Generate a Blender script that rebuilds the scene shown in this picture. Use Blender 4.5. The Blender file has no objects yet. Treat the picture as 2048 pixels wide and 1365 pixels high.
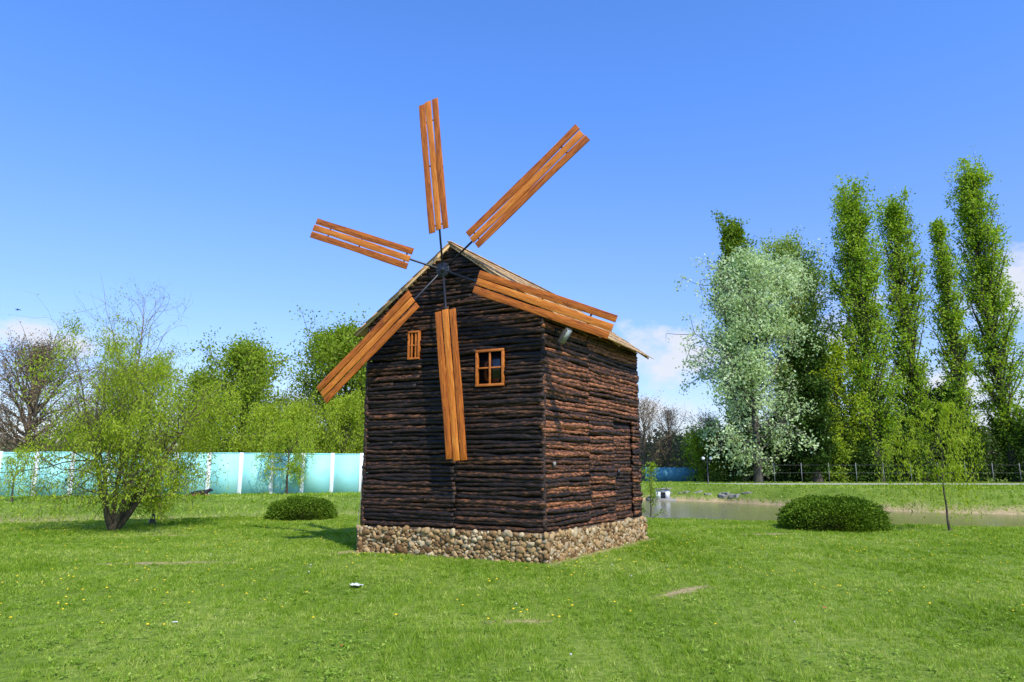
import bpy, math, random
import numpy as np
from mathutils import Matrix, Vector
R = np.random.default_rng(7)
random.seed(7)
scene = bpy.context.scene
COL = scene.collection

# ------------------------------------------------------------------ helpers
def fast_mesh(name, V, F, smooth=False):
    V = np.asarray(V, dtype=np.float32); F = np.asarray(F, dtype=np.int32)
    me = bpy.data.meshes.new(name)
    n, k = F.shape
    me.vertices.add(len(V)); me.vertices.foreach_set("co", V.ravel())
    me.loops.add(n*k); me.loops.foreach_set("vertex_index", F.ravel())
    me.polygons.add(n)
    me.polygons.foreach_set("loop_start", np.arange(0, n*k, k, dtype=np.int32))
    me.polygons.foreach_set("loop_total", np.full(n, k, dtype=np.int32))
    if smooth: me.polygons.foreach_set("use_smooth", np.ones(n, dtype=bool))
    me.update(calc_edges=True)
    return me

class Geo:
    def __init__(s): s.V=[]; s.F=[]; s.n=0
    def add(s, V, F):
        V=np.asarray(V,float); F=np.asarray(F,int)
        s.V.append(V); s.F.append(F+s.n); s.n+=len(V)
    def box(s, c, ax, ay, az):
        c=np.array(c,float); ax,ay,az=[np.array(v,float) for v in (ax,ay,az)]
        P=[c+i*ax+j*ay+k*az for i in(-1,1) for j in(-1,1) for k in(-1,1)]
        s.add(P,[[0,1,3,2],[4,6,7,5],[0,4,5,1],[2,3,7,6],[0,2,6,4],[1,5,7,3]])
    def bx(s, x0,x1,y0,y1,z0,z1):
        s.box(((x0+x1)/2,(y0+y1)/2,(z0+z1)/2),((x1-x0)/2,0,0),(0,(y1-y0)/2,0),(0,0,(z1-z0)/2))
    def tube(s, P, rad, sides=6, cap=False, jit=None):
        P=np.asarray(P,float); rad=np.asarray(rad,float)
        if cap:
            t0=P[1]-P[0]; t0/=np.linalg.norm(t0)+1e-9; t1=P[-1]-P[-2]; t1/=np.linalg.norm(t1)+1e-9
            P=np.vstack([P[0]-t0*0.001,P[0],P[1:-1],P[-1],P[-1]+t1*0.001]) if len(P)>2 else np.vstack([P[0]-t0*.001,P[0],P[-1],P[-1]+t1*.001])
            rad=np.concatenate([[rad[0]*.02],rad,[rad[-1]*.02]])
        T=np.gradient(P,axis=0); T/=np.linalg.norm(T,axis=1,keepdims=True)+1e-9
        m=np.abs(T.mean(0)); ref=np.zeros(3); ref[int(np.argmin(m))]=1
        A=np.cross(T,ref); A/=np.linalg.norm(A,axis=1,keepdims=True)+1e-9
        B=np.cross(T,A)
        th=np.linspace(0,2*np.pi,sides,endpoint=False)
        rr=rad[:,None,None]*np.ones((1,sides,1))
        if jit is not None: rr=rr*(1+jit.normal(size=(len(P),sides,1))*.075+.10*np.sin(th*2+jit.uniform(0,6))[None,:,None])
        V=P[:,None,:]+rr*(np.cos(th)[None,:,None]*A[:,None,:]+np.sin(th)[None,:,None]*B[:,None,:])
        n=len(P); i=np.arange(n-1)[:,None]*sides; j=np.arange(sides)[None,:]; j2=(j+1)%sides
        F=np.stack([i+j,i+j2,i+sides+j2,i+sides+j],-1).reshape(-1,4)
        s.add(V.reshape(-1,3),F)
    def mesh(s,name,off=(0,0,0),smooth=False):
        return fast_mesh(name,np.vstack(s.V)-np.array(off),np.vstack(s.F),smooth)

def obj(name, me, mat=None, parent=None, loc=(0,0,0), **kw):
    o=bpy.data.objects.new(name, me)
    if me is not None and mat is not None: 
        me.materials.append(mat)
    COL.objects.link(o); o.location=loc
    if parent is not None: o.parent=parent
    for k,v in kw.items(): o[k]=v
    return o
def root(name,label,category,loc,**kw):
    o=obj(name,None,None,None,loc,label=label,category=category,**kw); o.empty_display_size=.2; return o

# ------------------------------------------------------------------ materials
def nodes_of(name):
    m=bpy.data.materials.new(name); m.use_nodes=True; nt=m.node_tree; nt.nodes.clear()
    return m,nt
def ramp(nt, stops):
    n=nt.nodes.new("ShaderNodeValToRGB"); cr=n.color_ramp
    while len(cr.elements)<len(stops): cr.elements.new(.5)
    for e,(p,c) in zip(cr.elements,stops): e.position=p; e.color=(*c,1)
    return n
def surf(name, stops, scale=5, stretch=(1,1,1), rough=.8, bump=.3, bdist=.01, island=.0, objrand=False, detail=8, spec=.3, metal=0, distort=0, streak=None):
    m,nt=nodes_of(name); N=nt.nodes.new; L=nt.links.new
    tc=N("ShaderNodeTexCoord"); mp=N("ShaderNodeMapping"); mp.inputs['Scale'].default_value=stretch
    L(tc.outputs['Object'],mp.inputs['Vector'])
    if objrand:
        oi=N("ShaderNodeObjectInfo"); mu=N("ShaderNodeMath"); mu.operation='MULTIPLY'; mu.inputs[1].default_value=37
        L(oi.outputs['Random'],mu.inputs[0]); L(mu.outputs[0],mp.inputs['Location'])
    src=mp.outputs[0]
    ge=N("ShaderNodeNewGeometry")
    if island>0:
        ad=N("ShaderNodeVectorMath"); ad.operation='ADD'
        m2=N("ShaderNodeMath"); m2.operation='MULTIPLY'; m2.inputs[1].default_value=53
        L(ge.outputs['Random Per Island'],m2.inputs[0]); L(src,ad.inputs[0]); L(m2.outputs[0],ad.inputs[1]); src=ad.outputs[0]
    no=N("ShaderNodeTexNoise"); no.inputs['Scale'].default_value=scale; no.inputs['Detail'].default_value=detail
    no.inputs['Roughness'].default_value=.62; no.inputs['Distortion'].default_value=distort
    L(src,no.inputs['Vector'])
    fac=no.outputs['Fac']
    if island>0:
        mx=N("ShaderNodeMath"); mx.operation='MULTIPLY_ADD'; mx.inputs[1].default_value=island
        s2=N("ShaderNodeMath"); s2.operation='SUBTRACT'; s2.inputs[1].default_value=.5
        L(ge.outputs['Random Per Island'],s2.inputs[0]); L(s2.outputs[0],mx.inputs[0]); L(fac,mx.inputs[2]); fac=mx.outputs[0]
    r=ramp(nt,stops); L(fac,r.inputs[0]); col=r.outputs[0]
    if streak:
        sc,ss,lo,hi=streak
        mp2=N("ShaderNodeMapping"); mp2.inputs['Scale'].default_value=ss; L(tc.outputs['Object'],mp2.inputs[0])
        if objrand: L(mu.outputs[0],mp2.inputs['Location'])
        n3_=N("ShaderNodeTexNoise"); n3_.inputs['Scale'].default_value=1; n3_.inputs['Detail'].default_value=7; L(mp2.outputs[0],n3_.inputs['Vector'])
        mr=N("ShaderNodeMapRange"); mr.inputs['From Min'].default_value=lo; mr.inputs['From Max'].default_value=hi; L(n3_.outputs['Fac'],mr.inputs[0])
        mc=N("ShaderNodeMix"); mc.data_type='RGBA'; L(mr.outputs[0],mc.inputs[0]); L(col,mc.inputs[6]); mc.inputs[7].default_value=(*sc,1); col=mc.outputs[2]
    p=N("ShaderNodeBsdfPrincipled"); p.inputs['Roughness'].default_value=rough; p.inputs['Metallic'].default_value=metal
    p.inputs['Specular IOR Level'].default_value=spec
    L(col,p.inputs['Base Color'])
    if bump>0:
        b=N("ShaderNodeBump"); b.inputs['Strength'].default_value=bump; b.inputs['Distance'].default_value=bdist
        L(no.outputs['Fac'],b.inputs['Height']); L(b.outputs[0],p.inputs['Normal'])
    o=N("ShaderNodeOutputMaterial"); L(p.outputs[0],o.inputs[0])
    return m
def leafmat(name, stops, transl=.35, scale=.8, nscale_w=.55, gloss=.0, scale2=None):
    m,nt=nodes_of(name); N=nt.nodes.new; L=nt.links.new
    tc=N("ShaderNodeTexCoord"); no=N("ShaderNodeTexNoise"); no.inputs['Scale'].default_value=scale; no.inputs['Detail'].default_value=5
    L(tc.outputs['Object'],no.inputs['Vector'])
    nf=no.outputs['Fac']
    if scale2:
        nb_=N("ShaderNodeTexNoise"); nb_.inputs['Scale'].default_value=scale2; nb_.inputs['Detail'].default_value=3; L(tc.outputs['Object'],nb_.inputs['Vector'])
        a_=N("ShaderNodeMath"); a_.operation='ADD'; L(nf,a_.inputs[0]); L(nb_.outputs['Fac'],a_.inputs[1])
        b_=N("ShaderNodeMapRange"); b_.inputs['From Min'].default_value=.62; b_.inputs['From Max'].default_value=1.38; L(a_.outputs[0],b_.inputs[0]); nf=b_.outputs[0]
    ge=N("ShaderNodeNewGeometry"); mx=N("ShaderNodeMix"); mx.inputs[0].default_value=nscale_w
    L(ge.outputs['Random Per Island'],mx.inputs[2]); L(nf,mx.inputs[3])
    r=ramp(nt,stops); L(mx.outputs[0],r.inputs[0])
    d=N("ShaderNodeBsdfDiffuse"); t=N("ShaderNodeBsdfTranslucent"); ms=N("ShaderNodeMixShader"); ms.inputs[0].default_value=transl
    hs=N("ShaderNodeHueSaturation"); hs.inputs['Saturation'].default_value=1.1; hs.inputs['Value'].default_value=1.25; hs.inputs['Hue'].default_value=.485
    L(r.outputs[0],d.inputs[0]); L(r.outputs[0],hs.inputs['Color']); L(hs.outputs[0],t.inputs[0]); L(d.outputs[0],ms.inputs[1]); L(t.outputs[0],ms.inputs[2])
    last=ms.outputs[0]
    o=N("ShaderNodeOutputMaterial"); L(last,o.inputs[0])
    return m

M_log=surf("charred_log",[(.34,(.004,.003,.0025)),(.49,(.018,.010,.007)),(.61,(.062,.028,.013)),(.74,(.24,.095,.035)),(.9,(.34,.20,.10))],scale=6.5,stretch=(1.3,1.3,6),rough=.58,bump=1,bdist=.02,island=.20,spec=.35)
M_log_sunlit=surf("charred_log_sunlit",[(.33,(.006,.004,.003)),(.45,(.034,.017,.009)),(.56,(.115,.045,.019)),(.67,(.37,.135,.048)),(.85,(.48,.27,.13))],scale=6.5,stretch=(1.3,1.3,6),rough=.58,bump=1,bdist=.02,island=.25,spec=.35)  # lighter copy of charred_log, stronger sun on the side wall put into the colour
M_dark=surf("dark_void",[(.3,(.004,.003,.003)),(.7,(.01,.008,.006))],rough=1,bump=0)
M_wood=surf("varnished_plank",[(.25,(.12,.024,.003)),(.40,(.35,.088,.008)),(.55,(.58,.163,.014)),(.74,(.76,.28,.04))],scale=2.2,stretch=(1.1,14,6),rough=.5,bump=.25,bdist=.004,island=.26,objrand=True,distort=1.4,spec=.3)
M_frame=surf("varnished_frame",[(.3,(.30,.08,.012)),(.7,(.62,.20,.035))],scale=9,rough=.5,bump=.2)
M_roof=surf("roof_shingle",[(.22,(.18,.10,.042)),(.5,(.46,.29,.13)),(.75,(.66,.46,.24))],scale=6,rough=.85,bump=.4,island=.35)
M_metal=surf("black_steel",[(.3,(.008,.009,.012)),(.7,(.02,.022,.028))],scale=12,rough=.42,bump=.1,spec=.5)
M_stone=surf("river_stone",[(.15,(.12,.062,.022)),(.36,(.27,.16,.064)),(.52,(.43,.28,.12)),(.66,(.30,.23,.135)),(.85,(.56,.44,.25))],scale=6,rough=.8,bump=.6,bdist=.015,island=.6)
M_mortar=surf("mortar",[(.3,(.045,.031,.018)),(.7,(.13,.09,.05))],scale=14,rough=.95,bump=.8,bdist=.02)
M_bark=surf("bark",[(.3,(.025,.02,.014)),(.7,(.10,.08,.055))],scale=4,stretch=(3,3,.7),rough=.95,bump=.8,bdist=.03)
M_barkl=surf("willow_bark",[(.3,(.05,.04,.025)),(.7,(.14,.11,.065))],scale=8,stretch=(3,3,.7),rough=.9,bump=.6,bdist=.01)
M_barkb=surf("bare_bark",[(.3,(.12,.085,.055)),(.7,(.28,.205,.14))],scale=4,rough=.95,bump=.2)
M_barkw=surf("pale_bark",[(.3,(.035,.03,.022)),(.6,(.10,.09,.07))],scale=3,rough=.9,bump=.3)
M_leaf_pop=leafmat("poplar_leaf",[(.2,(.14,.25,.018)),(.5,(.29,.45,.042)),(.8,(.47,.61,.12))],.50,.25)
M_leaf_dpop=leafmat("deep_poplar_leaf",[(.2,(.09,.16,.012)),(.5,(.18,.29,.03)),(.8,(.30,.41,.07))],.42,.25)
M_leaf_dark=leafmat("dark_leaf",[(.2,(.02,.045,.008)),(.5,(.05,.10,.016)),(.8,(.10,.17,.035))],.25,.4)
M_leaf_silver=leafmat("silver_leaf",[(.2,(.26,.38,.12)),(.5,(.48,.62,.27)),(.8,(.78,.86,.56))],.42,.3)
M_leaf_pale=leafmat("pale_spring_leaf",[(.2,(.18,.28,.045)),(.5,(.33,.45,.10)),(.8,(.52,.61,.24))],.45,.3)
M_leaf_wil=leafmat("willow_leaf",[(.2,(.20,.31,.018)),(.5,(.35,.46,.035)),(.8,(.54,.62,.10))],.48,1.0)
M_leaf_mid=leafmat("spring_leaf",[(.2,(.12,.20,.015)),(.5,(.24,.35,.032)),(.8,(.38,.47,.08))],.45,.3)
M_leaf_brown=leafmat("bud_twig",[(.2,(.14,.105,.055)),(.5,(.25,.19,.11)),(.8,(.36,.30,.16))],.2,.5)
M_leaf_bush=leafmat("bush_leaf",[(.2,(.04,.085,.008)),(.5,(.095,.175,.016)),(.8,(.20,.30,.035))],.3,2.0)
M_grass=leafmat("grass_blade",[(.10,(.08,.17,.012)),(.34,(.18,.30,.026)),(.58,(.33,.45,.055)),(.86,(.60,.62,.20))],.42,.5,.66,scale2=5.5)
M_weed=leafmat("weed_leaf",[(.15,(.09,.19,.014)),(.5,(.23,.37,.04)),(.85,(.44,.54,.11))],.35,3,.4)
M_white=surf("white_paint",[(.3,(.68,.70,.70)),(.7,(.82,.83,.82))],scale=6,rough=.5,bump=.05)
M_postw=surf("wall_post_paint",[(.25,(.66,.74,.73)),(.6,(.80,.85,.84))],scale=3,rough=.7,bump=.1)
M_cyan=surf("turquoise_paint",[(.22,(.27,.70,.66)),(.45,(.33,.76,.72)),(.7,(.39,.80,.77))],scale=.7,rough=.75,bump=.1,detail=8,objrand=True,streak=((.46,.78,.74),(1.6,1.6,.7),.55,.9))
M_blue=surf("blue_paint",[(.3,(.04,.17,.24)),(.7,(.10,.28,.35))],scale=2,rough=.7,bump=.1)
M_conc=surf("concrete",[(.3,(.15,.14,.115)),(.7,(.32,.30,.25))],scale=3,rough=.9,bump=.4,bdist=.02)
M_path=surf("path_gravel",[(.3,(.36,.34,.29)),(.7,(.50,.47,.41))],scale=2,rough=.95,bump=.2)
M_lampg=surf("lamp_globe_glass",[(.3,(.70,.70,.68)),(.7,(.80,.80,.79))],scale=2,rough=.25,bump=0,spec=.5)
M_lampd=surf("lamp_front_glass",[(.3,(.26,.29,.28)),(.7,(.46,.49,.46))],scale=6,rough=.15,bump=0,spec=.5)
M_paper=surf("paper",[(.3,(.6,.6,.58)),(.7,(.8,.8,.78))],scale=20,rough=.8,bump=.2)
M_red=surf("red_wrapper",[(.3,(.6,.08,.03)),(.7,(.75,.16,.06))],scale=20,rough=.5,bump=0)
M_yel=surf("dandelion_petal",[(.3,(.75,.50,.01)),(.7,(.85,.66,.03))],scale=20,rough=.8,bump=0)
M_seed=surf("seed_head",[(.3,(.45,.45,.38)),(.7,(.60,.60,.52))],scale=20,rough=.9,bump=0)
M_alu=surf("lamp_housing",[(.3,(.06,.062,.06)),(.7,(.13,.13,.125))],scale=9,rough=.45,bump=.05,spec=.5)
M_fence=surf("fence_steel",[(.3,(.16,.17,.16)),(.7,(.28,.29,.28))],scale=5,rough=.6,bump=0)

M_glass,nt=nodes_of("window_glass")
p=nt.nodes.new("ShaderNodeBsdfPrincipled"); p.inputs['Base Color'].default_value=(.006,.006,.007,1); p.inputs['Roughness'].default_value=.12
o=nt.nodes.new("ShaderNodeOutputMaterial"); nt.links.new(p.outputs[0],o.inputs[0])
M_water,nt=nodes_of("pond_water"); N=nt.nodes.new; L=nt.links.new
p=N("ShaderNodeBsdfPrincipled"); p.inputs['Base Color'].default_value=(.18,.165,.055,1); p.inputs['Roughness'].default_value=.16
p.inputs['Specular IOR Level'].default_value=.16
tc=N("ShaderNodeTexCoord"); mp=N("ShaderNodeMapping"); mp.inputs['Scale'].default_value=(1,2.2,1); no=N("ShaderNodeTexNoise"); no.inputs['Scale'].default_value=2.2; no.inputs['Detail'].default_value=4
b=N("ShaderNodeBump"); b.inputs['Strength'].default_value=.3; b.inputs['Distance'].default_value=.04
L(tc.outputs['Object'],mp.inputs[0]); L(mp.outputs[0],no.inputs['Vector']); L(no.outputs['Fac'],b.inputs['Height']); L(b.outputs[0],p.inputs['Normal'])
o=N("ShaderNodeOutputMaterial"); L(p.outputs[0],o.inputs[0])
M_ground,nt=nodes_of("lawn_ground"); N=nt.nodes.new; L=nt.links.new
tc=N("ShaderNodeTexCoord"); n1=N("ShaderNodeTexNoise"); n1.inputs['Scale'].default_value=.45; n1.inputs['Detail'].default_value=10; n1.inputs['Roughness'].default_value=.7
n2=N("ShaderNodeTexNoise"); n2.inputs['Scale'].default_value=14; n2.inputs['Detail'].default_value=6
L(tc.outputs['Object'],n1.inputs['Vector']); L(tc.outputs['Object'],n2.inputs['Vector'])
mx=N("ShaderNodeMix"); mx.inputs[0].default_value=.45; L(n1.outputs['Fac'],mx.inputs[2]); L(n2.outputs['Fac'],mx.inputs[3])
r=ramp(nt,[(.3,(.06,.10,.012)),(.5,(.145,.21,.024)),(.68,(.27,.32,.065))]); L(mx.outputs[0],r.inputs[0])
rd=ramp(nt,[(.3,(.30,.20,.10)),(.7,(.54,.40,.22))]); L(n2.outputs['Fac'],rd.inputs[0])
at=N("ShaderNodeAttribute"); at.attribute_name="dirt"
mc=N("ShaderNodeMix"); mc.data_type='RGBA'; L(at.outputs['Fac'],mc.inputs[0]); L(r.outputs[0],mc.inputs[6]); L(rd.outputs[0],mc.inputs[7])
p=N("ShaderNodeBsdfPrincipled"); p.inputs['Roughness'].default_value=.95; p.inputs['Specular IOR Level'].default_value=.1; L(mc.outputs[2],p.inputs['Base Color'])
b=N("ShaderNodeBump"); b.inputs['Strength'].default_value=.7; b.inputs['Distance'].default_value=.05; L(n2.outputs['Fac'],b.inputs['Height']); L(b.outputs[0],p.inputs['Normal'])
o=N("ShaderNodeOutputMaterial"); L(p.outputs[0],o.inputs[0])

# ------------------------------------------------------------------ terrain
XE=[-60,-30,-15,-10.4,-6,0,5,8,13,30,80]; YE=[18,18.5,19.5,21,23,23.5,21.3,20,18.4,17,16]
XF=[-60,-40,-10,-3,4,8.8,13,18.3,24,40,90]; YF=[26,27,28,33,42,47,44.5,36.2,33,31,30]
YB=[33,34,36,42,48,51,48,39.5,36.5,34.5,34]
BK=[0,0,0,.0,.05,.12,.22,.30,.34,.34,.34]
def sst(t): t=np.clip(t,0,1); return t*t*(3-2*t)
def vnoise(x,y,s=1.0,seed=0):
    a=0
    for k,(f,w) in enumerate([(1,.5),(2.1,.28),(4.3,.15),(8.7,.07)]):
        ph=seed*1.7+k*2.3
        a=a+w*np.sin(x*s*f*1.13+ph+1.7*np.sin(y*s*f*.71+ph))*np.cos(y*s*f*.97-ph*1.3+1.5*np.sin(x*s*f*.63+ph*2))
    return a
def ground_h(x,y):
    ye=np.interp(x,XE,YE)+.35*vnoise(x,x*0,1.1,3); fw=np.interp(x,XF,YF)+.6*vnoise(x,x*0+5,.9,5); bt=np.interp(x,XF,YB); bk=np.interp(x,XF,BK)
    z=-1.2*sst((y-ye)/1.6)
    up=sst((y-(fw-1.6))/1.6)*.5
    up2=(.7+bk)*np.clip((y-fw)/(bt-fw),0,1)**.6
    z=np.where(y>fw-1.6,np.maximum(z,-1.2+up),z)
    z=np.where(y>fw,-.7+up2,z)
    z=np.where(y>bt,bk*(1-sst((y-bt)/16.0)),z)
    und=.02*vnoise(x,y,.9,1)*(y<50)*sst((np.hypot(x,y-14)-5)/3)
    und=und+np.where((y>fw)&(y<bt),.09*vnoise(x,y,1.3,9)*np.clip((bt-y)/2,0,1)*np.clip((y-fw)/1,0,1),0)
    return z+und
def dirt_f(x,y):
    def ell(cx,cy,ax,ay,ang):
        c,s=math.cos(ang),math.sin(ang); dx=x-cx; dy=y-cy
        u=(dx*c+dy*s)/ax; v=(-dx*s+dy*c)/ay
        return 1-np.sqrt(u*u+v*v)
    n=.8*vnoise(x,y,5.0,4)+.9*vnoise(x,y,16.0,2)
    d=np.full(np.shape(x),-9.)
    for e in [(-5.7,11.8,1.15,.20,.12),(-10.5,11.6,1.3,.10,.0),(2.2,9.2,.72,.12,.75),(0.05,7.5,.38,.09,0),(6.0,16.6,.7,.14,0),(-3.1,13.2,.5,.3,.4),(8.6,15.2,.5,.10,.3),(-8.2,16.3,1.3,.10,.1)]:
        d=np.maximum(d,ell(*e))
    px,py=x-.62,y-11.65; s=px*.53+py*.848; q=px*.848-py*.53
    d=np.maximum(d,np.where((s>-.1)&(s<4.8),.6-np.abs(q-.02)/.13,-9))
    return np.clip((d+n*.5)*2.0,0,.95)
xs=np.concatenate([[-3000,-1200,-500,-250,-150,-110],np.arange(-90,-20,1.2),np.arange(-20,20,.16),np.arange(20,90,1.2),[110,150,250,500,1200,3000]])
ys=np.concatenate([[-300,-100,-40,-15,-5,0,3],np.arange(4,24.5,.16),np.arange(24.5,66,.5),[70,80,100,150,250,500,1200,4000]])
XX,YY=np.meshgrid(xs,ys); ZZ=ground_h(XX,YY)
nx,ny=len(xs),len(ys)
i=np.arange(ny-1)[:,None]*nx+np.arange(nx-1)[None,:]
F=np.stack([i,i+1,i+nx+1,i+nx],-1).reshape(-1,4)
me=fast_mesh("ground",np.stack([XX,YY,ZZ],-1).reshape(-1,3),F,True)
D=dirt_f(XX,YY)
rim=np.where((ZZ<-.38)&(YY>20),sst((-.38-ZZ)/.2),0)*np.where(XX<-4,.35,.95); D=np.maximum(D,rim)
a=me.attributes.new("dirt",'FLOAT','POINT'); a.data.foreach_set("value",D.ravel().astype(np.float32))
obj("ground",me,M_ground,kind="structure")
me=fast_mesh("water",[[-90,15,-.7],[90,15,-.7],[90,56,-.7],[-90,56,-.7]],[[0,1,2,3]])
obj("water",me,M_water,kind="structure")
g=Geo(); px=np.linspace(-2,120,80); 
V=np.concatenate([np.stack([px,57.2+.5*np.sin(px*.07),px*0+.014],-1),np.stack([px,61.2+.5*np.sin(px*.07),px*0+.014],-1)])
V[:,2]+=ground_h(V[:,0],V[:,1])
k=len(px); ii=np.arange(k-1); g.add(V,np.stack([ii,ii+1,ii+1+k,ii+k],-1))
obj("path",g.mesh("path"),M_path,kind="structure")

# ------------------------------------------------------------------ windmill
C0=np.array([.54,11.8]); r2=np.array([.906,-.4226]); d2=np.array([.53,.848])
W=3.7; Dp=4.3; ZB=.49; ZE=4.36; SL=(5.74-4.36)/1.85; DROP=.15
r3=np.array([*r2,0]); d3=np.array([*d2,0]); z3=np.array([0,0,1.]); n3=np.array([-.4226,-.906,0]); q3=np.array([.848,-.53,0])
d3t=d3-z3*(DROP/Dp)
def Mp(a,b,z): return np.array([*(C0+a*r2+b*d2),z])
base=Mp(-W/2,Dp/2,0)
mill=root("windmill","small dark log windmill with six wooden sails on a cobblestone base","windmill",base)
def part(name,geo,mat,parent=mill,smooth=False,**kw):
    return obj(name,geo.mesh(name,base,smooth),mat,parent,(0,0,0),**kw)

def log(g,P0,P1,rad,seed):
    rg=np.random.default_rng(seed); L=np.linalg.norm(P1-P0); n=max(4,int(L/.07))
    t=np.linspace(0,1,n); P=P0[None]+(P1-P0)[None]*t[:,None]
    ph=rg.uniform(0,6.28,6)
    s=t*L
    P[:,2]+=.010*np.sin(s*2.1+ph[0])+.006*np.sin(s*6+ph[1])
    dr=(P1-P0)/L; nn=np.cross(dr,z3)
    P+=nn[None]*(.008*np.sin(s*1.7+ph[2])+.007*np.sin(s*5.2+ph[3]))[:,None]
    rr=rad*(1+.07*np.sin(s*3+ph[4])+.05*np.sin(s*11+ph[5])+.04*rg.normal(size=n))*(1+.22*(t-.5)*rg.choice([-1,1]))
    for _ in range(rg.integers(0,1+max(1,int(L*2)))): rr[rg.integers(0,n)]*=1.18
    g.tube(P,rr,8,True,rg)
def wall(g,pa,pb,znorm,seams,openings,gab=False,seed=0,ze=ZE,wedge=None):
    rg=np.random.default_rng(seed); L=np.linalg.norm(pb-pa); dr=(pb-pa)/L
    z=ZB+.045; k=0
    zmax=ze+1.34 if gab else ze+.02
    while z<zmax:
        rad=rg.uniform(.033,.048)
        s0,s1=0,L
        if z>ze and gab:
            c=(z-ze)/SL; s0,s1=c,L-c
            if s1-s0<.15: break
        if wedge and z>ze-DROP:
            f=max(0,(ze-z)/DROP); 
            if wedge>0: s1=L*f
            else: s0=L*(1-f)
            if s1-s0<.3: break
        segs=[(s0-rg.uniform(-.01,.06)*(z<ze),s1+rg.uniform(-.01,.06)*(z<ze))]
        for (o0,o1,oz0,oz1) in openings:
            if oz0<z<oz1:
                ns=[]
                for a_,b_ in segs:
                    if o0>a_ and o1<b_: ns+=[(a_,o0),(o1,b_)]
                    else: ns.append((a_,b_))
                segs=ns
        fin=[]
        for a_,b_ in segs:
            cuts=[c+rg.normal()*w for c,w,zt in seams if z<zt]
            cuts=[c for c in sorted(cuts) if a_+.25<c<b_-.25]
            if not cuts and rg.random()<.6 and b_-a_>1.6: cuts=[rg.uniform(a_+.5,b_-.5)]
            pts=[a_]+cuts+[b_]
            for u,v in zip(pts[:-1],pts[1:]): fin.append((u,v))
        for u,v in fin:
            if v-u<.06: continue
            k+=1; dz=rg.normal()*.005; dn=rg.uniform(-.012,.020)
            P0=pa+dr*(u+.004)+np.array([0,0,z+dz+rg.normal()*.008])+znorm*dn
            P1=pa+dr*(v-.004)+np.array([0,0,z+dz+rg.normal()*.008])+znorm*(dn+rg.normal()*.006)
            log(g,P0,P1,rad*rg.uniform(.9,1.06),seed*1000+k)
        z+=rad*1.78
WR=(2.405+.0,2.975,2.99,3.66)
WL=(W-2.775,W-2.513,3.58,4.13)
fl=Mp(-W,0,0); fr=Mp(0,0,0); br=Mp(0,Dp,0); bl=Mp(-W,Dp,0)
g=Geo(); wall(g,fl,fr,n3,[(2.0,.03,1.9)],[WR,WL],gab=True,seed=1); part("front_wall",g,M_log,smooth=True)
g=Geo(); wall(g,fr,br,q3,[(1.75,.04,9)],[(2.90,3.94,.5,2.50)],seed=2,wedge=1); part("side_wall",g,M_log_sunlit,smooth=True)
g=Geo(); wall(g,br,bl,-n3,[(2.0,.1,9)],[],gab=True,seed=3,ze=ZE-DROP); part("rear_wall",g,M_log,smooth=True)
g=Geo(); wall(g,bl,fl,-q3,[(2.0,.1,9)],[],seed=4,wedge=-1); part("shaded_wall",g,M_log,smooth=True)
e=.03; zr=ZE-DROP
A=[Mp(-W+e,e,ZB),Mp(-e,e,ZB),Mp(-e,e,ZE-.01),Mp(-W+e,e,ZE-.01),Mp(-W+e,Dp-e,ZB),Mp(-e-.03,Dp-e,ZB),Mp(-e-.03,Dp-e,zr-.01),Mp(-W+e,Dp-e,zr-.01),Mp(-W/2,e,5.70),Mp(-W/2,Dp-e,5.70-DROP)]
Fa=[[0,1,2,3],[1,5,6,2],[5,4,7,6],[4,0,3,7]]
me=bpy.data.meshes.new("light_leak_backing"); me.from_pydata([tuple(v-base) for v in A],[],Fa+[[3,2,8],[6,7,9]]); me.update()
obj("light_leak_backing",me,M_dark,mill)  # near-black backing added behind the logs so no light leaks through
g=Geo(); z=.545; k=0
while z<2.40:
    P0=Mp(0,2.985,z)-q3*.035; P1=Mp(0,3.86,z+R.normal()*.004)-q3*.035; log(g,P0,P1,.040+R.uniform(-.004,.005),9000+k); z+=.074; k+=1
door=part("door",g,M_log_sunlit,smooth=True)
g=Geo(); c=Mp(0,3.06,1.45)+q3*.045
g.box(c,d3*.012,q3*.02,z3*.07); g.box(c+q3*.03+z3*.0,d3*.012,q3*.008,z3*.05)
part("handle",g,M_metal,door)
for j,(pp,of,zt) in enumerate([(fr,(n3+q3)*.004,ZE),(br,(-n3+q3)*.0,zr),(fl,(n3-q3)*.02,ZE),(bl,(-n3-q3)*0,zr)]):
    g=Geo(); zz=np.linspace(ZB,zt-.03,40); P=np.array([pp+of+np.array([.006*math.sin(v*3+j),.006*math.cos(v*2),v]) for v in zz]); g.tube(P,.036+.005*R.normal(size=40),8,True,R); part("corner_post",g,M_log,smooth=True)
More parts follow.
